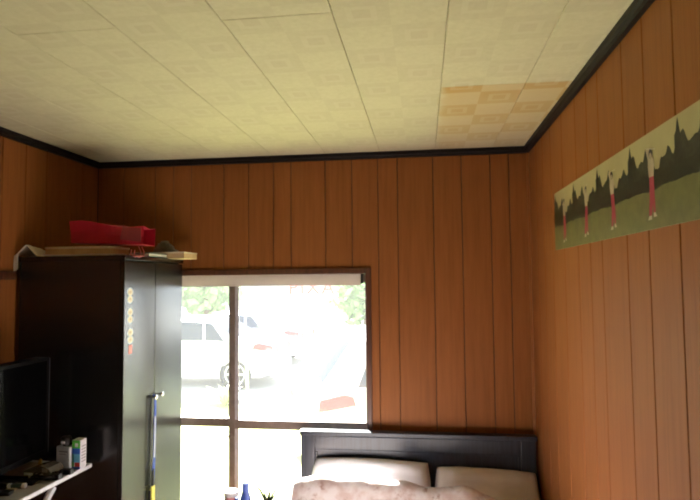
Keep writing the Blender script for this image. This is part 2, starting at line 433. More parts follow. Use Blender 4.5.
# dark wooden ledge strip along the left wall at window-head height
struct(MB().prism([(XL, 1.735), (XL+.018, 1.735), (XL+.022, 1.742), (XL+.022, 1.765), (XL+.014, 1.775), (XL, 1.775)], 'y', LY1+.05, 2.385).build('trim_4', 'casing'))
# narrow corner bead where back and right wall meet
struct(MB().prism([(XR-.012, D), (XR-.009, D-.009), (XR, D-.012), (XR, D)], 'z', 0, ZC-.034).build('trim_5', 'wood'))

# ------------------------------------------------------------------ windows
def sash(parent, along, c0, c1, z0, z1, d0, d1, rail, horiz):
    """aluminium sliding sash from c0..c1 across, z0..z1 high, d0..d1 deep, with a middle rail and two panes"""
    S, Rr = .036, .046
    def B(mb, a, b, p, q, e0=d0, e1=d1, bev=.003):
        if horiz == 'x': mb.box((a, e0, p), (b, e1, q), bev)
        else: mb.box((e0, a, p), (e1, b, q), bev)
        return mb
    root = B(MB(), c0, c0+S, z0, z1).build('sash', 'sash', parent)
    B(MB(), c1-S, c1, z0, z1).build('stile', 'sash', root)
    B(MB(), c0+S, c1-S, z1-Rr, z1).build('rail', 'sash', root)
    B(MB(), c0+S, c1-S, z0, z0+Rr).build('rail', 'sash', root)
    m = (d0+d1)/2
    if rail:
        B(MB(), c0+S, c1-S, rail-.025, rail+.025).build('rail', 'sash', root)
        spans = [(z0+Rr, rail-.025), (rail+.025, z1-Rr)]
    else: spans = [(z0+Rr, z1-Rr)]
    for a, b in spans: B(MB(), c0+S, c1-S, a, b, m-.002, m+.002, 0).build('pane', 'glass', root)
    return root
w1 = empty_struct('window_1', ((WX0+WX1)/2, D, WZ0))
def rel(mb, name, m, parent, root, **k):
    o = mb.build(name, m, parent, **k); o.matrix_parent_inverse = Matrix.Translation(-root.location); return o
def fix(o, root): o.matrix_parent_inverse = Matrix.Translation(-root.location); return o
cs = .030
for nm, lo, hi in (('casing_jamb', (WX1-cs, D-.014, WZ0), (WX1, D+.044, WZ1)), ('casing_jamb', (WX0, D-.014, WZ0), (WX0+cs, D+T-.02, WZ1)),
                   ('casing_head', (WX0+cs, D-.014, WZ1-.032), (WX1-cs, D+T-.02, WZ1)), ('sill', (WX0+cs, D-.014, WZ0), (WX1-cs, D+T+.02, WZ0+.03))):
    fix(bx(lo, hi, .004).build(nm, 'casing', w1), w1)
MX = -1.090
fix(sash(w1, 'x', MX-.036+.012, WX1-.003, WZ0+.03, WZ1-.034, D+.045, D+.070, .905, 'x'), w1)
fix(sash(w1, 'x', WX0+cs-.006, MX+.006, WZ0+.03, WZ1-.034, D+.078, D+.103, .905, 'x'), w1)
fix(bx((MX+.0125, D+.050, WZ0+.08), (MX+.034, D+.054, WZ1-.08), 0).build('reflection_strip', 'stile_reflection', w1), w1)  # added pale strip imitating the reflection beside the meeting stile
fix(MB().lathe([(.004, 0), (.012, .001), (.012, .012), (.004, .014)], 12, Matrix.Translation((MX-.012, D+.044, .84)) @ Matrix.Rotation(math.pi/2, 4, 'X')).build('crescent_latch', 'sash', w1), w1)
w2 = empty_struct('window_2', (XL, (LY0+LY1)/2, LZ0))
for nm, lo, hi in (('casing_jamb', (XL-T+.02, LY1-cs, LZ0), (XL+.014, LY1, LZ1)), ('casing_jamb', (XL-T+.02, LY0, LZ0), (XL+.014, LY0+cs, LZ1)),
                   ('casing_head', (XL-T+.02, LY0+cs, LZ1-.034), (XL+.014, LY1-cs, LZ1)), ('sill', (XL-T-.02, LY0+cs, LZ0), (XL+.014, LY1-cs, LZ0+.03))):
    fix(bx(lo, hi, .004).build(nm, 'casing', w2), w2)
ym = (LY0+LY1)/2
fix(sash(w2, 'y', LY0+cs, ym+.018, LZ0+.03, LZ1-.034, XL-.070, XL-.045, None, 'y'), w2)
fix(sash(w2, 'y', ym-.018, LY1-cs, LZ0+.03, LZ1-.034, XL-.103, XL-.078, None, 'y'), w2)

# roller blind pulled right up under the window head
bl = thing('roller_blind', 'pale roller blind rolled up under the head of the bright window', 'blind', (-1.05, D+.012, 1.72))
bx((-.70, -.004, -.024), (.705, 0, .031), 0).build('cloth', 'blind', bl)
bx((-.70, -.006, -.032), (.705, .002, -.0245), 0).build('bottom_bar', 'blind', bl)
for sx in (-1, 1): bx((sx*.7125-.006, -.014, -.022), (sx*.7125+.006, .02, .032), .002).build('bracket', 'black', bl)

# ================================================================== FURNITURE
# ---- wardrobe
WF, WB, WT, WDX, WLX = 2.40, 3.02, 1.842, -1.355, -1.878      # near side, far side, top, door plane, back
wd = thing('wardrobe', 'tall black two-door wardrobe in the corner beside the window', 'wardrobe', ((WLX+WDX)/2, (WF+WB)/2, 0))
def P(mb, name, m, parent=None, **k):
    return fix(mb.build(name, m, parent or wd, **k), wd)
P(bx((WLX, WF, 0), (WDX-.022, WF+.02, WT-.022), .002), 'side_panel', 'wardrobe')
P(bx((WLX, WB-.02, 0), (WDX-.022, WB, WT-.022), .002), 'side_panel', 'wardrobe')
P(bx((WLX, WF-.006, WT-.022), (WDX+.006, WB, WT), .003), 'top_panel', 'wardrobe')
P(bx((WLX, WF+.02, .05), (WLX+.008, WB-.02, WT-.022)), 'back_panel', 'gap')
P(bx((WLX+.03, WF+.02, 0), (WDX-.03, WB-.02, .07)), 'plinth', 'gap')
P(bx((WDX-.12, WF+.02, .07), (WDX-.10, WB-.02, WT-.022)), 'shelf_edge', 'gap')
SPLIT = 2.70
doors = []
for a, b in ((WF+.001, SPLIT-.0025), (SPLIT+.0025, WB-.001)):
    d = bx((WDX-.020, a, .075), (WDX, b, WT-.027), .003).build('door', 'wardrobe', wd); fix(d, wd); doors.append(d)
def knob(y, z, d):
    m = Matrix.Translation((WDX, y, z)) @ Matrix.Rotation(math.pi/2, 4, 'Y')
    MB().lathe([(.006, 0), (.005, .012), (.008, .016), (.0125, .021), (.0125, .027), (.008, .031), (.002, .032)], 16, m).build('knob', 'chrome', d, smooth=True)
knob(2.668, 1.145, doors[0]); knob(2.735, 1.147, doors[1])
def disc(cy, cz, ry, rz, x, n=20): return [(x, cy+ry*math.cos(2*math.pi*i/n), cz+rz*math.sin(2*math.pi*i/n)) for i in range(n)]
for cy, cz in ((2.452, 1.655), (2.454, 1.562), (2.457, 1.468)):
    mb = MB()
    # one paper sticker: two round lobes with a pale rim, cream centre and a printed mark
    for dz in (.017, -.017):
        for kmat, ry, rz, x in (('sticker_rim', .026, .021, .0006), ('sticker', .021, .0165, .0010), ('sticker_mark', .010, .007, .0013)):
            mb.mat(kmat); mb.add(disc(cy, cz+dz, ry, rz, WDX+x), [tuple(range(20))])
            mb.add(disc(cy, cz+dz, ry, rz, WDX+x)+disc(cy, cz+dz, ry, rz, WDX), [(i, (i+1) % 20, (i+1) % 20+20, i+20) for i in range(20)])
    mb.build('sticker', None, doors[0])
bx((WDX, 2.444, 1.386), (WDX+.001, 2.474, 1.426)).build('sticker', 'sticker_red', doors[0], label='small red square sticker')

# ---- lanyard on the near knob
ln = thing('lanyard', 'blue and black lanyard with a yellow tag hanging from the wardrobe knob', 'lanyard', (WDX+.008, 2.660, 1.15))
def strap(name, m, pts, w, th=.0025):
    """flat ribbon through pts (local), width along y"""
    mb = MB(); n = len(pts); vs = []
    for p in pts:
        for sx, sy in ((-1, -1), (1, -1), (1, 1), (-1, 1)): vs.append((p[0]+sx*th/2, p[1]+sy*w/2, p[2]))
    fs = [(0, 1, 2, 3), (4*n-4, 4*n-1, 4*n-2, 4*n-3)]
    for i in range(n-1):
        for q in range(4): fs.append((4*i+q, 4*i+4+q, 4*i+4+(q+1) % 4, 4*i+(q+1) % 4))
    return mb.add(vs, fs).build(name, m, ln)
strap('strap', 'strap_black', [(.003, -.006, .008), (.008, -.015, -.01), (.006, -.022, -.12), (.005, -.026, -.30), (.005, -.020, -.445)], .009)
strap('strap', 'strap_blue', [(.003, .006, .008), (.010, .014, -.01), (.009, .014, -.15), (.008, .010, -.30), (.007, .002, -.36)], .018)
strap('strap', 'strap_blue', [(.002, .010, .006), (.004, .024, -.02), (.004, .026, -.20), (.004, .022, -.34), (.004, .012, -.44)], .010)
strap('stripe', 'white', [(.0105, .012, -.10), (.0100, .011, -.22), (.0095, .009, -.30)], .007, .002)
strap('clip', 'strap_black', [(.006, .002, -.355), (.006, .002, -.435)], .013, .008)
bx((-.002, -.018, -.515), (.012, .016, -.436), .004).build('tag', 'yellow', ln)
bx((-.002, -.026, -.51), (.008, -.0185, -.45), .003).build('tag_edge', 'strap_black', ln)

# ---- things on top of the wardrobe
Z0 = WT
o = tag(MB().grid(18, 8, lambda u, v: (-1.77+u*.41, 2.398+v*.03, Z0+.0045+.003*math.sin(u*9+v*3)*v)).build('paper_sheet', 'white_paper'), 'white paper sheets spread along the top of the black wardrobe', 'paper')
sol = o.modifiers.new('thickness', 'SOLIDIFY'); sol.thickness = .003; sol.offset = 0
fb = thing('flat_box', 'flat tan cardboard box under the red paper bag', 'box', (-1.61, 2.54, Z0), .0)
bx((-.17, -.10, 0), (.155, .08, .036), .002).build('tray', 'card', fb)
bx((-.172, -.102, .0365), (.157, .082, .046), .002).build('lid', 'paper', fb)
al = thing('photo_album', 'dark green album lying under the mouth of the red bag', 'album', (-1.46, 2.725, Z0), 0)
bx((-.11, -.10, .0), (.11, .10, .004), .001).build('cover', 'album', al)
bx((-.105, -.095, .0045), (.105, .097, .018), .001).build('pages', 'white_paper', al)
bx((-.11, -.10, .0185), (.11, .10, .0225), .001).build('cover', 'album', al)
cb = thing('cardboard_box', 'shallow tan cardboard box sticking out over the wardrobe doors', 'box', (-1.36, 2.925, Z0), .0)
bx((-.20, -.085, 0), (.095, .085, .028), .002).build('tray', 'card', cb)
bx((-.202, -.087, .0285), (.097, .087, .036), .002).build('lid', 'cream', cb)
po = tag(MB().grid(16, 12, lambda u, v: ((u-.5)*.15*(1-.55*v), .035*math.cos(v*2.6)*math.sin(math.pi*min(1, u*1.0))*(1-v*.5)-.01*math.sin(9*u), v*.062*(1-.5*(2*u-1)**2))).build('cloth_pouch', 'pouch', smooth=True), 'grey cloth pouch standing behind the red bag on the wardrobe', 'pouch')
po.location = (-1.40, 2.90, Z0+.037); sol = po.modifiers.new('thickness', 'SOLIDIFY'); sol.thickness = .02; sol.offset = 0

# red gift bag lying on its side, mouth towards the window
rb = thing('gift_bag', 'glossy red paper gift bag lying on its side on the wardrobe', 'bag', (-1.655, 2.45, Z0+.064), .07)
L, Hh, Wd = .350, .104, .14
def bagpt(u, h, w):        # u along the bag, h 0..1 height, w 0..1 across
    sag = -.045*u*u + .01*math.sin(7*u)*h
    z = h*(Hh*(1-.20*u)) - .012*u + .008*math.sin(7*u)*h
    return (u*L-.012*h*(1-u), w*Wd + .006*math.sin(5*u+3*h), z)
mb = MB(); NU = 14
ring = [(0, 0), (.5, 0), (1, 0), (1, .5), (1, 1), (.5, 1), (0, 1), (0, .5)]     # (h, w)
vs = []
for i in range(NU+1):
    u = i/NU
    for h, w in ring:
        crease = (.004*math.sin(u*math.pi*2.2) if (h == .5) else 0)
        p = bagpt(u, h, w); vs.append((p[0], p[1]+crease*(1 if w == 0 else -1), p[2]+(.010*math.sin(u*9+2) if (h == 1 and w == .5) else 0)))
fs = [tuple(range(8))]
for i in range(NU):
    for q in range(8): fs.append((i*8+q, i*8+(q+1) % 8, (i+1)*8+(q+1) % 8, (i+1)*8+q))
mb.add(vs, fs); body = mb.build('bag_body', 'red_bag', rb)
sol = body.modifiers.new('thickness', 'SOLIDIFY'); sol.thickness = .002
# folded gusset at the mouth
MB().prism([(L-.105, .012), (L-.004, .000), (L-.004, .066), (L-.092, .072)], 'y', -.0165, -.0135).build('gusset_fold', 'red_dark', rb)
for dy in (.02, .055):
    MB().tube([(L-.03, dy, -.02), (L-.01, dy-.02, -.045), (L+.0, dy-.045, -.064), (L-.02, dy-.055, -.072), (L-.05, dy-.04, -.060), (L-.06, dy-.01, -.035)], .0028, 6).build('cord_handle', 'cord', rb, smooth=True)

# crumpled cream paper bag at the wall end, drooping over the edge
def crump(u, v):
    x = -1.896+u*.115; yy = 2.392+v*.14
    zz = Z0+.004+.055*max(0, 1-abs(u-.45)*2.1)*(1-.4*v)+.006*noise.noise(Vector((u*6, v*5, 2)))
    return (x, yy, zz)
cp = MB().grid(14, 10, crump)
n0 = len(cp.v); cp.grid(4, 6, lambda u, v: (-1.899+u*.020, 2.389-.004*math.sin(v*3)*(1-u), Z0+.004-v*.075+.012*u))
cpo = tag(cp.build('crumpled_paper', 'cream'), 'crumpled cream paper drooping off the wardrobe at the wall side', 'paper')
sol = cpo.modifiers.new('thickness', 'SOLIDIFY'); sol.thickness = .002

# ---- television
tv = thing('television', 'black flat television standing at the left wall beside the wardrobe', 'television', (-1.70, 1.96, .91), 0)
bx((-.030, -.36, .055), (.034, .36, .478), .006).build('housing', 'bezel', tv)
bx((.0345, -.345, .078), (.0365, .345, .463), 0).build('screen', 'screen', tv)
fr = MB()
for lo, hi in (((.0345, .346, .055), (.040, .360, .478)), ((.0345, -.360, .055), (.040, -.346, .478)), ((.0345, -.345, .464), (.040, .345, .478)), ((.0345, -.345, .055), (.040, .345, .077))): fr.box(lo, hi, .001)
fr.build('bezel', 'bezel', tv)
bx((.030, .3602, .060), (.0405, .3622, .474)).build('edge_strip', 'silverline', tv)
MB().lathe([(.02, 0), (.02, .06)], 12, Matrix.Translation((0, 0, .012))).build('stand_neck', 'bezel', tv)
bx((-.08, -.20, 0), (.07, .20, .012), .004).build('stand_base', 'bezel', tv)

# ---- high narrow folding table along the left wall
TZ = .91
tb = thing('folding_table', 'narrow white-edged folding table along the left wall in front of the wardrobe', 'table', (-1.70, 1.79, 0), -math.radians(3))
bx((-.125, -.62, TZ-.012), (.180, .572, TZ-.0005), .003).build('table_top', 'table', tb)
rim = MB()
for lo, hi in (((.181, -.63, TZ-.014), (.190, .588, TZ+.003)), ((-.14, -.63, TZ-.014), (-.126, .588, TZ+.003)), ((-.125, .573, TZ-.014), (.180, .588, TZ+.003)), ((-.125, -.63, TZ-.014), (.180, -.621, TZ+.003))): rim.box(lo, hi, .003)
rim.build('metal_rim', 'steel', tb)
for yy, s in ((.36, -1), (-.40, 1)):
    for xx in (.176, -.11):
        MB().tube([(xx, yy, TZ-.022), (xx, yy+s*.03, TZ-.05), (xx, yy+s*.09, TZ-.16), (xx, yy+s*.20, TZ-.36), (xx, yy-s*.02, .45), (xx, yy-s*.05, .012)], .013, 8).build('leg', 'steel', tb, smooth=True)
bx((.150, -.40, .30), (.165, .22, .315), .002).build('stretcher', 'steel', tb)

# ---- clutter on the table
def at(x, y, z=TZ): return onZ(x, y, z)
p = at(66, 462.5)
bt = thing('spray_bottle', 'square silver grey bottle with a black cap by the wardrobe side', 'bottle', (-1.560, 2.300, TZ), -.12)
bx((-.036, -.018, 0), (.034, .018, .098), .006).build('bottle_body', 'silver', bt)
MB().lathe([(.013, .0), (.013, .010), (.022, .011), (.022, .032), (.017, .040), (.006, .041)], 16, Matrix.Translation((0, 0, .098))).build('cap', 'black', bt, smooth=True)
bx((-.006, -.0245, .112), (.012, -.021, .122), .001).build('cap_tab', 'white', bt)
MB().box((-.020, -.0186, .074), (.024, -.0181, .079)).box((-.020, -.0186, .064), (.016, -.0181, .067)).build('print_line', 'grey', bt)
bo = thing('toothpaste_box', 'small green, blue and white carton standing next to the silver bottle', 'box', (-1.500, 2.300, TZ), .0)
bx((-.024, -.012, 0), (.0150, .032, .125), .0012).build('carton', 'white', bo)
pr = MB()
for m_, z0, z1, x0, x1 in (('green', .090, .124, -.023, .014), ('blue', .066, .090, -.023, .014), ('sky_blue', .030, .066, -.023, .014), ('green', .012, .066, -.023, -.014), ('red_print', .012, .030, -.010, .012), ('blue', .001, .012, -.023, .014), ('white', .096, .112, -.010, .004), ('sky_blue', .036, .044, -.006, .006)):
    off = .0006 if m_ in ('white',) or (m_ == 'red_print') or (z0 == .036) else .0003
    pr.mat(m_).box((x0, -.0121-off, z0), (x1, -.0121, z1))
ps = MB()
for q in range(6): ps.box((.0151, -.004, .030+q*.013), (.0154, .026, .033+q*.013))
pr.build('print', None, bo)
ps.build('side_print', 'grey', bo)
sm = thing('tape_dispenser', 'smoky grey plastic case with a pale front edge on the table', 'case', (-1.612, 2.215, TZ), -.1)
sh = []
MB().prism([(-.06, 0), (.07, 0), (.075, .018), (.055, .040), (.02, .046), (-.03, .034), (-.065, .02)], 'y', -.03, .045).build('shell', 'smoke', sm)
bx((-.055, -.036, .006), (.035, -.0305, .016), .001).build('front_edge', 'white', sm)
bx((.03, -.033, .022), (.055, -.0305, .040), .001).build('glint_edge', 'silver', sm)
gc = tag(MB().prism([(-.007, 0), (.007, 0), (.005, .02), (.010, .040), (.002, .046), (-.005, .030)], 'y', -.004, .004).build('brass_clip', 'gold'), 'small brass clip standing behind the smoky case', 'clip')
gc.location = (-1.665, 2.275, TZ)
def cable(name, label, c, r, turns, seed, mat='black'):
    rnd = random.Random(seed); pts = []
    for i in range(turns*14):
        a = i/14*2*math.pi; rr = r*(1+.25*math.sin(a*1.7+seed)+.15*rnd.random())
        pts.append((rr*math.cos(a)*1.25, rr*math.sin(a), .006+.004*(i/14)+.003*rnd.random()))
    o = thing(name, label, 'cable', (c[0], c[1], TZ))
    MB().tube(pts, .0045, 6).build('cord', mat, o, smooth=True)
    bx((r*.5, -r*.3, .001), (r*.5+.05, -r*.3+.025, .022), .003).build('plug', mat, o)
cable('coiled_cable', 'tangle of black cable near the front rim of the table', (-1.560, 2.165), .034, 4, 3)
cable('coiled_cable', 'black cable coil right beside the little blue lid', (-1.545, 2.225), .024, 3, 8)
bc = tag(MB().lathe([(.004, 0), (.014, .001), (.015, .010), (.012, .013), (.003, .013)], 16).build('bottle_cap', 'sky_blue', smooth=True), 'little bright blue round lid lying at the table edge', 'lid')
bc.location = (-1.517, 2.235, TZ)
wc = tag(MB().lathe([(.004, 0), (.013, .001), (.013, .009), (.003, .012)], 14).build('white_lid', 'white', smooth=True), 'little white round lid beside the blue one', 'lid')
wc.location = (-1.535, 2.262, TZ)
rod = thing('battery_torch', 'short dark green tube with two white ends lying on the table', 'tube', (-1.600, 2.055, TZ+.011), .15)
RX = Matrix.Rotation(math.pi/2, 4, 'Y')
MB().lathe([(.009, -.020), (.010, -.018), (.010, .018), (.009, .020)], 14, RX).build('barrel', plain('dark_green', (.03, .07, .055, 1), .4), rod, smooth=True)
for s in (-1, 1): MB().lathe([(.008, s*.0205), (.011, s*.022), (.011, s*.034), (.008, s*.036)], 14, RX).build('end_cap', 'white', rod, smooth=True)
ph = thing('remote_control', 'black remote control lying by the front rim of the table', 'remote', (-1.640, 1.985, TZ), .2)
bx((-.075, -.020, 0), (.065, .020, .014), .004).build('case', 'black', ph)
for i in range(4):
    for j in range(2): bx((-.06+i*.026, -.012+j*.014, .0141), (-.046+i*.026, -.004+j*.014, .0158), .0006).build('button', 'grey', ph)
for (x, yy, a, w, d, m_, lb) in ((-1.605, 2.150, .3, .07, .11, 'paper', 'pale folded leaflet on the table in front of the television'), (-1.63, 2.035, -.1, .07, .05, 'cream', 'cream card nearest the camera on the cluttered table')):
    o = tag(MB().box((-w/2, -d/2, 0), (w/2, d/2, .003), .0006).box((-w/2+.004, -d/2+.004, .0031), (w/2-.001, d/2-.003, .006), .0006).build('leaflet', m_), lb, 'paper'); o.location = (x, yy, TZ); o.rotation_euler.z = a
for (x, yy, a, lb) in ((-1.60, 2.108, .1, 'flat black wallet between the cables and the green tube'), (-1.655, 2.085, -.15, 'flat black case lying on the pale leaflet side of the table')):
    o = thing('black_case', lb, 'case', (x, yy, TZ), a)
    bx((-.038, -.022, 0), (.038, .022, .010), .003).build('case_half', 'black', o); bx((-.037, -.021, .0105), (.037, .021, .017), .003).build('case_half', 'black', o)

# ================================================================== BED
HY = 3.030
hb = thing('bed', 'bed with a black panelled headboard standing against the back wall', 'bed', (-.05, 2.0, 0))
def Pb(mb, name, m, **k): return fix(mb.build(name, m, hb, **k), hb)
HX0, HX1, HT = -.668, .556, .912
Pb(bx((HX0, HY-.035, 0), (HX0+.075, HY+.005, HT-.026), .003), 'headboard_post', 'headboard')
Pb(bx((HX1-.075, HY-.035, 0), (HX1, HY+.005, HT-.026), .003), 'headboard_post', 'headboard')
Pb(bx((HX0+.0755, HY-.035, HT-.095), (HX1-.0755, HY+.005, HT-.026), .003), 'headboard_rail', 'headboard')
Pb(bx((HX0-.006, HY-.043, HT-.0255), (HX1+.006, HY+.012, HT), .005), 'headboard_cap', 'headboard')
Pb(bx((HX0+.0755, HY-.018, .30), (HX1-.0755, HY-.002, HT-.0955), 0), 'headboard_panel', 'headboard')
for lo, hi in (((HX0+.0755, HY-.028, HT-.110), (HX1-.0755, HY-.0185, HT-.0958)), ((HX0+.0755, HY-.028, .30), (HX0+.089, HY-.0185, HT-.111)), ((HX1-.089, HY-.028, .30), (HX1-.0755, HY-.0185, HT-.111))):
    Pb(bx(lo, hi, .003), 'moulding', 'headboard')
Pb(bx((HX0+.01, 1.0, .18), (HX0+.035, HY-.036, .33), .003), 'side_rail', 'headboard')
Pb(bx((HX1-.035, 1.0, .18), (HX1-.01, HY-.036, .33), .003), 'side_rail', 'headboard')
Pb(bx((HX0+.01, .96, 0), (HX1-.01, .999, .40), .004), 'footboard', 'headboard')
Pb(bx((HX0+.04, 1.01, .28), (HX1-.04, HY-.04, .535), .05), 'mattress', 'mattress', smooth=True)

def pillow(name, label, m, loc, rot, w, d, h, seed):
    mb = MB(); N = 26
    def fn(sgn):
        def g(u, v):
            a, b = 2*u-1, 2*v-1
            e = max(0, 1-abs(a)**3.2)**.5*max(0, 1-abs(b)**3.2)**.5
            px = a*w/2*(1-.07*(1-abs(a))*0-.05*b*b*abs(a)); py = b*d/2*(1-.05*a*a)
            wr = noise.noise(Vector((a*2.4+seed, b*2.4, sgn)))*.014*e + noise.noise(Vector((a*6+seed, b*6, sgn)))*.005*e
            return (px, py, sgn*(e*h/2)+wr)
        return g
    mb.grid(N, N, fn(1)); mb.grid(N, N, fn(-1))
    o = mb.build(name, m, smooth=True)
    bm = bmesh.new(); bm.from_mesh(o.data); bmesh.ops.remove_doubles(bm, verts=bm.verts, dist=.0008); bmesh.ops.recalc_face_normals(bm, faces=bm.faces); bm.to_mesh(o.data); bm.free()
    for p_ in o.data.polygons: p_.use_smooth = True
    o.location = loc; o.rotation_euler = rot
    return tag(o, label, 'pillow')
pillow('bed_pillow', 'white pillow propped on the headboard at the window side', 'pillow', (-.290, 2.900, .648), (math.radians(52), math.radians(1.0), .0), .62, .32, .15, 1)
pillow('bed_pillow', 'beige pillow at the right wall end of the bed', 'pillow_b', (.298, 2.90, .62), (math.radians(50), math.radians(2), -.0), .52, .32, .15, 5)

def duv(u, v):
    x = HX0+.012+u*(HX1-HX0-.045); y_ = 1.05+v*1.695
    edge = min(1, u/.06)*min(1, (1-u)/.06)
    n = noise.noise(Vector((x*2.6, y_*2.6, 1.3)))*.03+noise.noise(Vector((x*6.5, y_*5.5, 4)))*.025+noise.noise(Vector((x*15, y_*12, 7)))*.010
    roll = .19*math.exp(-((v-.955)/.05)**2)*(1-.55*max(0, (u-.35)/.65)**1.3)+.015*math.sin(u*11+1)*math.exp(-((v-.955)/.06)**2)
    z = .575+n+roll
    if v > .975: z -= (v-.975)/.025*.12
    if u < .04: z -= (1-u/.04)**2*.22; 
    if u > .97: z -= ((u-.97)/.03)**2*.05
    return (x, y_, max(z, .545) if u > .03 else z)
du = tag(MB().grid(90, 120, duv).build('duvet', 'duvet', smooth=True), 'rumpled white duvet with pinkish brown flowers heaped on the bed', 'duvet')
sol = du.modifiers.new('thickness', 'SOLIDIFY'); sol.thickness = .018; sol.offset = 1

# ---- small bedside chest with a few things on it
NX, NY, NZ = -.945, 2.74, .53
ns = thing('nightstand', 'low brown bedside chest between wardrobe and bed', 'nightstand', (NX, NY, 0))
bx((-.24, -.17, .06), (.24, .17, NZ-.021), .003).build('body', 'stand', ns)
bx((-.25, -.18, NZ-.0205), (.25, .18, NZ), .004).build('top', 'stand', ns)
for i in range(2):
    dr = bx((-.225, -.184, .08+i*.205), (.225, -.1705, .275+i*.205), .003).build('drawer', 'stand', ns)
    MB().lathe([(.006, 0), (.006, .01), (.014, .018), (.012, .024), (.002, .026)], 14, Matrix.Translation((0, -.184, .18+i*.205)) @ Matrix.Rotation(math.pi/2, 4, 'X')).build('knob', 'chrome', dr, smooth=True)
for sx in (-.2, .2):
    for sy in (-.13, .13): bx((sx-.02, sy-.02, 0), (sx+.02, sy+.02, .0595), .002).build('leg', 'stand', ns)
b1 = thing('blue_bottle', 'slim cobalt blue bottle with a narrow neck beside the bed', 'bottle', (-.893, 2.74, NZ))
MB().lathe([(.024, 0), (.028, .004), (.028, .095), (.026, .115), (.019, .135), (.016, .155), (.016, .158)], 20).build('bottle_body', 'bottle_blue', b1, smooth=True)
MB().lathe([(.016, .1585), (.0165, .160), (.0165, .182), (.014, .184)], 16).build('cap', 'bottle_blue', b1, smooth=True)
j1 = thing('cream_jar', 'white lidded jar with a pink label left of the blue bottle', 'jar', (-.965, 2.74, NZ))
MB().lathe([(.028, 0), (.036, .004), (.036, .122), (.033, .127)], 22).build('jar_body', 'white', j1, smooth=True)
MB().lathe([(.036, .1275), (.038, .129), (.038, .143), (.034, .147), (.005, .148)], 22).build('lid', 'white', j1, smooth=True)
lab = MB(); n = 9
vs = [(.0366*math.cos(a), .0366*math.sin(a), z) for z in (.06, .124) for a in [math.radians(-115+70*i/(n-1)) for i in range(n)]]
lab.add(vs, [(i, i+1, i+1+n, i+n) for i in range(n-1)]).build('jar_label', 'pink', j1)
for dx, h, m_, lb in ((-.060, .118, 'strap_black', 'tiny black-capped vial left of the white jar'), (.040, .128, 'bottle_blue', 'short dark blue vial between jar and bottle')):
    o = thing('vial', lb, 'bottle', (-.965+dx, 2.70, NZ))
    MB().lathe([(.011, 0), (.014, .003), (.014, h-.03), (.009, h-.022)], 16).build('vial_body', m_, o, smooth=True)
    MB().lathe([(.010, h-.0215), (.010, h), (.008, h+.002)], 14).build('cap', m_, o, smooth=True)
pp = thing('potted_plant', 'small potted plant with a few thin arching leaves by the bed', 'plant', (-.785, 2.75, NZ))
MB().lathe([(.028, 0), (.040, .055), (.044, .058), (.044, .070), (.038, .070), (.034, .055)], 20).build('pot', 'pot', pp, smooth=True)
MB().lathe([(.002, .052), (.034, .054)], 16, closed=False).build('soil', 'bark', pp)
for ang, ln_, hh in ((180, .062, .172), (165, .02, .140), (200, .035, .150), (20, .060, .158), (-10, .075, .150), (70, .03, .14), (265, .03, .13)):
    a = math.radians(ang); pts = []
    for i in range(7):
        t = i/6; pts.append((math.cos(a)*ln_*t**1.3, math.sin(a)*ln_*t**1.3, .055+(hh-.055)*math.sin(t*1.45)))
    MB().tube(pts, [.004, .008, .010, .009, .007, .005, .001], 6, .5).build('leaf', 'leaf', pp, smooth=True)

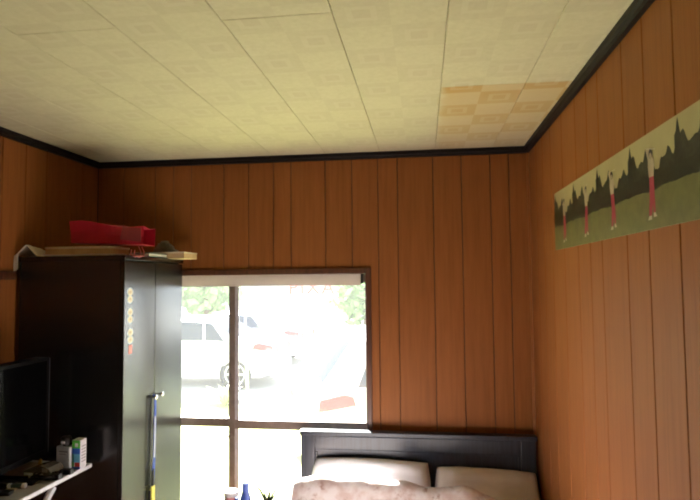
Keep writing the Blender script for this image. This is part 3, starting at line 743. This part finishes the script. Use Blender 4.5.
# ================================================================== POSTER on the right wall
Yp, PW, PZ0, PZ1, NP = 2.492, .2905, 1.838, 2.081, 6
po = thing('golf_poster', 'long poster strip of golf swing pictures with red-trousered figures on the wood wall', 'poster', (XR-.0005, Yp, PZ0))
PH = PZ1-PZ0
bx((-.0012, -PW*NP, 0), (0, 0, PH)).build('sheet', 'p_sheet', po)
def poster_panel(i):
    """flat print; s runs 0..1 towards the camera, t 0..1 up"""
    rnd = random.Random(40+i); mb = MB(); y0 = -PW*i
    def V(s, t, l): return (-.0012-.00025*l, y0-s*PW, t*PH)
    def poly(m_, pts, l): mb.mat(m_).add([V(s, t, l) for s, t in pts], [tuple(range(len(pts)))])
    def strip(m_, top, bot, l):
        mb.mat(m_)
        for (s0, a0, b0), (s1, a1, b1) in zip([(s, a, b) for (s, a), (_, b) in zip(top, bot)], [(s, a, b) for (s, a), (_, b) in zip(top, bot)][1:]):
            mb.add([V(s0, b0, l), V(s1, b1, l), V(s1, a1, l), V(s0, a0, l)], [(0, 1, 2, 3)])
    poly('p_sky', [(0, 0), (1, 0), (1, 1), (0, 1)], 1)
    N = 40; ss = [k_/N for k_ in range(N+1)]
    def tree_top(s):
        base = .70+.09*math.sin(s*5.5+1.2)+.05*math.sin(s*17)+.035*math.sin(s*43+1)
        return base+(.10 if .30 < s < .62 else 0)*math.sin((s-.30)/.32*math.pi)
    strip('p_tree', [(s, tree_top(s)+.03*rnd.random()) for s in ss], [(s, .40) for s in ss], 2)
    cyp = [(s_, .98*max(0, 1-abs(s_-.065)/.085)**.30+.012*rnd.random()) for s_ in [k_/60 for k_ in range(0, 9)]]
    strip('p_cyp', [(s, max(t, .5)) for s, t in cyp], [(s, .45) for s, _ in cyp], 3)
    hd = [(s, .56+.02*math.sin(s*21)+.02*rnd.random()) for s in ss]
    strip('p_hedge', hd, [(s, .37) for s in ss], 4)
    strip('p_lawn', [(s, .395+.012*math.sin(s*9)+.008*rnd.random()) for s in ss], [(s, 0) for s in ss], 5)
    # golfer: shoes, trousers, shirt, arms, head
    c = .58+.03*math.sin(i*1.7); lean = .02*math.sin(i*2.1)
    poly('p_shoe', [(c-.10, .10), (c-.02, .10), (c-.02, .15), (c-.07, .15)], 6)
    poly('p_shoe', [(c+.02, .12), (c+.09, .12), (c+.05, .17), (c+.02, .17)], 6)
    poly('p_red', [(c-.075, .14), (c-.02, .14), (c+.012, .26), (c+.025, .16), (c+.065, .17), (c+.055, .34), (c+.05+lean, .54), (c-.045+lean, .54), (c-.05, .34)], 7)
    poly('p_skin', [(c-.05+lean, .535), (c+.05+lean, .535), (c+.065+lean, .64), (c+.06+lean, .72), (c-.06+lean, .72), (c-.065+lean, .64)], 8)
    up = (.0, .12, .2, .26, .1, -.05)[i % 6]
    poly('p_skin', [(c-.05+lean, .70), (c-.02+lean, .72), (c-.06+lean, .76+up*.35), (c-.10+lean, .74+up*.35)], 9)
    poly('p_skin', [(c+.05+lean, .70), (c+.02+lean, .72), (c-.05+lean, .77+up*.35), (c-.04+lean, .73+up*.3)], 9)
    poly('p_hair', [(c+lean+.036*math.cos(a), .775+.05*math.sin(a)) for a in [k_*math.pi/6 for k_ in range(12)]], 10)
    poly('p_skin', [(c+lean+.022*math.cos(a), .755+.028*math.sin(a)) for a in [k_*math.pi/6 for k_ in range(12)]], 11)
    poly('p_shoe', [(c-.09+lean, .75+up*.35), (c-.083+lean, .755+up*.35), (c+.10, .88-up*.3), (c+.10, .87-up*.3)], 12)
    mb.build('printed_frame', None, po)
for i in range(NP): poster_panel(i)

# ================================================================== OUTSIDE
struct(bx((-30, -22, GZ-.3), (24, 9.6, GZ)).build('lawn', 'lawn'))
struct(bx((-30, 9.6, GZ-.3), (24, 40, GZ-.01)).build('parking_lot', 'lot'))
fd = MB()                                                   # house footing below the room
fd.box((XL-T, YF-T, GZ), (XR+T, D+T, -.121)); struct(fd.build('foundation', 'siding'))
rf = MB(); rf.box((XL-T-.25, YF-T-.3, ZC+.16), (XR+T+.25, D+T+.18, ZC+.22)); struct(rf.build('eaves', 'roof'))

def car(label, paint, loc, rz, kind='hatch', Lc=4.1, Wc=1.70, Hc=1.45):
    root = thing('parked_car', label, 'car', loc, rz, None)
    hl, hw = Lc/2, Wc/2
    if kind == 'sedan':
        top = [(-hl, .86), (-hl+.08, .95), (-hl+.75, 1.0), (-hl+1.35, Hc-.04), (-hl+1.9, Hc), (.35, Hc-.02), (hl-1.15, .98), (hl-.35, .84), (hl-.04, .70), (hl, .62)]
    else:
        top = [(-hl, .92), (-hl+.06, 1.0), (-hl+.42, Hc-.08), (-hl+.9, Hc), (0, Hc+.01), (.45, Hc-.04), (hl-1.12, .98), (hl-.35, .86), (hl-.04, .70), (hl, .62)]
    def lerp(tab, x):
        for (a, b), (c_, d) in zip(tab, tab[1:]):
            if x <= c_:
                t = (x-a)/(c_-a) if c_ > a else 0; t = max(0, min(1, t)); return b+(d-b)*t
        return tab[-1][1]
    belt_l = [(-hl, .84), (-hl+.4, .93), (hl-1.12, .90), (hl, .60)]
    def sect(x):
        tz = lerp(top, x); bz = min(lerp(belt_l, x), tz-.03)
        endt = min(1, (hl-abs(x))/.45); wf = .80+.20*math.sqrt(max(0, endt))
        w = hw*wf; g = max(0, tz-bz)
        in_ = min(.17, g*.36)
        zb = .20 if abs(x) < hl-.3 else .26
        return [(0, zb), (w*.86, zb), (w*.97, zb+.10), (w, .50), (w*.985, bz-.05), (w*.965, bz), (w*.965-in_*.55, bz+g*.55), (w*.965-in_, tz-min(.05, g*.3)), (w*.62-in_*.3, tz-.008), (0, tz)]
    xs = [-hl, -hl+.02, -hl+.06, -hl+.15, -hl+.3, -hl+.42, -hl+.6, -hl+.75, -hl+.95, -hl+1.15, -hl+1.35, -hl+1.6, -hl+1.9, -.1, .2, .35, .5, .65, hl-1.3, hl-1.12, hl-.95, hl-.75, hl-.55, hl-.35, hl-.18, hl-.08, hl-.03, hl]
    xs = sorted(set(round(x, 3) for x in xs))
    mb = MB(); vs = []; n = 18
    for x in xs:
        h = sect(x); full = h+[(-a, b) for a, b in h[-2:0:-1]]
        vs += [(x, a, b) for a, b in full]
    fs = [tuple(range(n)), tuple((len(xs)-1)*n+i for i in range(n))]
    for i in range(len(xs)-1):
        for q in range(n): fs.append((i*n+q, i*n+(q+1) % n, (i+1)*n+(q+1) % n, (i+1)*n+q))
    mb.add(vs, fs).build('body', paint, root, smooth=True)
    def pt(x, k, s, off):        # k = fractional ring index
        h = sect(x); i = min(int(k), 8); t = k-i
        a = h[i][0]+(h[i+1][0]-h[i][0])*t; b = h[i][1]+(h[i+1][1]-h[i][1])*t
        return Vector((x, s*(a+off[0]), b+off[1]))
    def side(name, x0b, x1b, x0t, x1t, k0, k1, m_, s, off=.010):
        def g(u, v):
            xa = x0b+(x0t-x0b)*v; xb = x1b+(x1t-x1b)*v
            return tuple(pt(xa+(xb-xa)*u, k0+(k1-k0)*v, s, (off, off*.3)))
        return MB().grid(10, 5, g).build(name, m_, root, smooth=True)
    def cross(name, x0, x1, m_, kin=7.2, off=.012):
        def g(u, v):
            x = x0+(x1-x0)*v; q = 2*u-1; s = 1 if q >= 0 else -1
            return tuple(pt(x, 9-abs(q)*(9-kin), s, (0, off)))
        return MB().grid(13, 7, g).build(name, m_, root, smooth=True)
    rear_t = -hl+(1.35 if kind == 'sedan' else .46); rear_b = -hl+(.80 if kind == 'sedan' else .10)
    cross('windscreen', .42, hl-1.16, 'car_glass'); cross('rear_window', rear_b, rear_t-.03, 'car_glass')
    q0 = -hl+(1.0 if kind == 'sedan' else .45)
    for s in (1, -1):
        side('side_window', q0, q0+.42, q0+.30, q0+.48, 5.15, 6.85, 'car_glass', s)
        side('side_window', q0+.48, q0+1.22, q0+.53, q0+1.20, 5.15, 6.85, 'car_glass', s)
        side('side_window', q0+1.28, hl-1.28, q0+1.26, .40, 5.15, 6.85, 'car_glass', s)
        for dx in (q0+1.05, q0+1.95 if q0+1.95 < .9 else .8):
            bx((dx-.09, s*hw*.985-.012, .80), (dx+.09, s*hw*.985+.022, .825), .005).build('door_handle', paint, root)
        bx((hl-1.40, s*(hw-.02)-.0+(0 if s > 0 else -.17), .93), (hl-1.28, s*(hw-.02)+(.17 if s > 0 else 0), 1.05), .03).build('mirror', paint, root, smooth=True)
        side('tail_light', -hl+.025, -hl+.42, -hl+.045, -hl+.30, 3.75, 4.95, 'tail', s, .012)
        side('reversing_light', -hl+.03, -hl+.24, -hl+.025, -hl+.34, 3.30, 3.74, 'lamp_clear', s, .011)
        bx((-hl-.008, (s*hw*.50 if s > 0 else -hw*.72), .68), (-hl+.02, (hw*.72 if s > 0 else -hw*.50), .82), .004).build('tail_light', 'tail', root)
        side('head_light', hl-.50, hl-.06, hl-.42, hl-.10, 3.5, 4.6, 'lamp_clear', s, .012)
    bx((-hl-.012, -.165, .50), (-hl+.02, .165, .665), .003).build('number_plate', 'plate', root)
    bx((-hl-.03, -hw*.76, .28), (-hl+.10, hw*.76, .44), .03).build('bumper', paint, root, smooth=True)
    bx((hl-.10, -hw*.74, .26), (hl+.03, hw*.74, .42), .03).build('bumper', paint, root, smooth=True)
    for x in (-hl+.78, hl-.86):
        for s in (1, -1):
            wm = Matrix.Translation((x, s*(hw-.10), .287)) @ Matrix.Rotation(-s*math.pi/2, 4, 'X')
            arch = MB().lathe([(.02, .055), (.325, .055), (.325, .095), (.02, .095)], 28, wm, closed=False).build('wheel_arch', 'gap', root)
            wl = MB().lathe([(.20, -.08), (.27, -.10), (.285, -.07), (.285, .09), (.27, .115), (.215, .112), (.205, .09)], 32, wm, closed=False).build('tyre', 'tyre', root, smooth=True)
            rm = MB().lathe([(.205, .085), (.21, .112), (.190, .113), (.185, .095)], 28, wm, closed=False)
            rm.lathe([(.005, .118), (.045, .116), (.05, .09)], 14, wm, closed=False)
            for q in range(6):
                rm.add([(.03, -.024, .110), (.195, -.016, .108), (.195, .016, .108), (.03, .024, .110), (.03, -.024, .09), (.195, -.016, .09), (.195, .016, .09), (.03, .024, .09)],
                       [(0, 1, 2, 3), (4, 7, 6, 5), (0, 4, 5, 1), (1, 5, 6, 2), (2, 6, 7, 3), (3, 7, 4, 0)], wm @ Matrix.Rotation(q*math.pi/3, 4, 'Z'))
            rm.build('rim', 'rim', wl)
    return root
# white saloon side-on, nose to the left: rear wheel touches the ground at pixel (235, 388)
c1 = onZ(236.5, 388, GZ)
car('white car seen from the side across the window mullion', 'car', (c1.x-(4.4/2-.78), c1.y+.75, GZ), math.pi, 'sedan', 4.4, 1.70, 1.40)
c2 = onY(304, 360, 14.2)
car('white car parked behind, showing its tail right of the mullion', 'car', (c2.x-2.1, 14.9, GZ-.01), math.pi-math.radians(4), 'sedan', 4.2, 1.69, 1.36)
a3 = math.radians(26)
c3 = onY(311, 400, 6.0)            # near rear corner
ca, sa = math.cos(a3), math.sin(a3)
cx3 = c3.x+.08+ca*2.0-sa*.80; cy3 = c3.y+sa*2.0+ca*.80
car('silver white car nearest the window with its red tail light showing', 'car_silver', (cx3, cy3, GZ), a3, 'hatch', 4.0, 1.69, 1.56)

def tree(name, label, x, y_, h, r, seed, n=900, group='trees beyond the parking lot'):
    rnd = random.Random(seed); root = thing(name, label, 'tree', (x, y_, GZ-.01), 0, group)
    MB().tube([(0, 0, 0), (.05, .02, h*.35), (-.03, .04, h*.7)], [.16, .12, .05], 8).build('trunk', 'bark', root, smooth=True)
    mb = MB()
    for _ in range(n):
        d = Vector((rnd.gauss(0, 1), rnd.gauss(0, 1), rnd.gauss(0, 1))).normalized()*(rnd.random()**.4)
        bump = 1+.25*noise.noise(d*2.2+Vector((seed, 0, 0)))
        c = Vector((d.x*r*bump, d.y*r*bump, h*.60+d.z*h*.40*bump)); s = r*.16*(.6+.8*rnd.random())
        a = Vector((rnd.uniform(-1, 1), rnd.uniform(-1, 1), rnd.uniform(-1, 1))).normalized(); b = a.orthogonal().normalized()
        mb.add([c-a*s, c+b*s*.55, c+a*s, c-b*s*.55], [(0, 1, 2, 3)])
    f = mb.build('foliage', 'tree', root); f['kind'] = 'stuff'; return root
for (px, Y, h, r, sd, lb) in ((205, 21, 3.6, 1.4, 2, 'leafy tree above the white car left of the window mullion'),
                       (366, 18, 3.1, 1.1, 3, 'leafy tree near the right edge of the window')):
    q = onY(px, 330, Y); tree('leafy_tree', lb, q.x, Y, h, r, sd)
# shop with its sign
sL = onY(288.6, 291.4, 22); sR = onY(333.5, 290, 22)
sp_ = thing('shop_building', 'low white shop building with a red lettered sign beyond the cars', 'building', ((sL.x+sR.x)/2, 22.2, GZ-.01))
sw = 4.2
bx((-sw/2-1, 0, 0), (sw/2, 5, 3.6)).build('shop_wall', 'shop', sp_)
bx((-sw/2-1.2, -.35, 3.6), (sw/2+.2, 5.2, 3.75), .02).build('shop_roof', 'roof', sp_)
for i in range(3):
    wv = bx((-2.9+i*1.5, -.02, .9), (-1.8+i*1.5, .05, 1.75), 0).build('shop_window', 'sign', sp_)
    bx((-2.84+i*1.5, -.03, .96), (-1.86+i*1.5, -.021, 1.69)).build('pane', 'lamp_clear', wv)
board = bx((-1.25, -.12, 1.98), (1.25, -.01, 2.75), .01).build('sign_board', 'sign', sp_)
tc = bpy.data.curves.new('sign_letters', 'FONT'); tc.body = 'PIXA'; tc.align_x = 'CENTER'; tc.size = .62; tc.extrude = .01; tc.space_character = 1.15
to = bpy.data.objects.new('sign_text_curve', tc); COL.objects.link(to); bpy.context.view_layer.update()
dg = bpy.context.evaluated_depsgraph_get(); tme = bpy.data.meshes.new_from_object(to.evaluated_get(dg)); bpy.data.objects.remove(to)
tme.materials.clear(); tme.materials.append(M['sign_red'])
lt = bpy.data.objects.new('sign_letters', tme); COL.objects.link(lt); lt.parent = board; lt.rotation_euler = (math.pi/2, 0, 0)
zs = sL.z-(GZ-.01); lt.location = (0, -.135, zs-.12)
wmax = max(v.co.x for v in tme.vertices)-min(v.co.x for v in tme.vertices); kx = (sR.x-sL.x)/wmax
lt.scale = (kx, kx, 1)
# slim yellow-green stake and a tuft of weeds between lawn and lot
q = onZ(251, 392, GZ)
st = thing('marker_stake', 'slim yellow-green stake standing in front of the side-on white car', 'stake', (q.x, q.y-.25, GZ))
MB().lathe([(.035, 0), (.035, 1.0), (.030, 1.02)], 12).build('stake_post', 'stake', st, smooth=True)
MB().lathe([(.0365, .80), (.0365, .90)], 12, closed=False).build('band', 'white', st)
q = onZ(225, 406, GZ)
tf = thing('weed_tuft', 'tuft of yellowish weeds on the lawn below the car wheel', 'plant', (q.x, q.y, GZ)); rnd = random.Random(5)
mb = MB()
for _ in range(90):
    a = rnd.uniform(0, 6.28); l = rnd.uniform(.1, .42); h = rnd.uniform(.12, .36); w = .02
    d = Vector((math.cos(a), math.sin(a), 0)); e = Vector((-d.y, d.x, 0))*w
    mb.add([-e, e, d*l*.5+Vector((0, 0, h*.8))+e*.8, d*l*.5+Vector((0, 0, h*.8))-e*.8, d*l+Vector((0, 0, h))], [(0, 1, 2, 3), (3, 2, 4)])
f = mb.build('blades', 'stake', tf); f['kind'] = 'stuff'
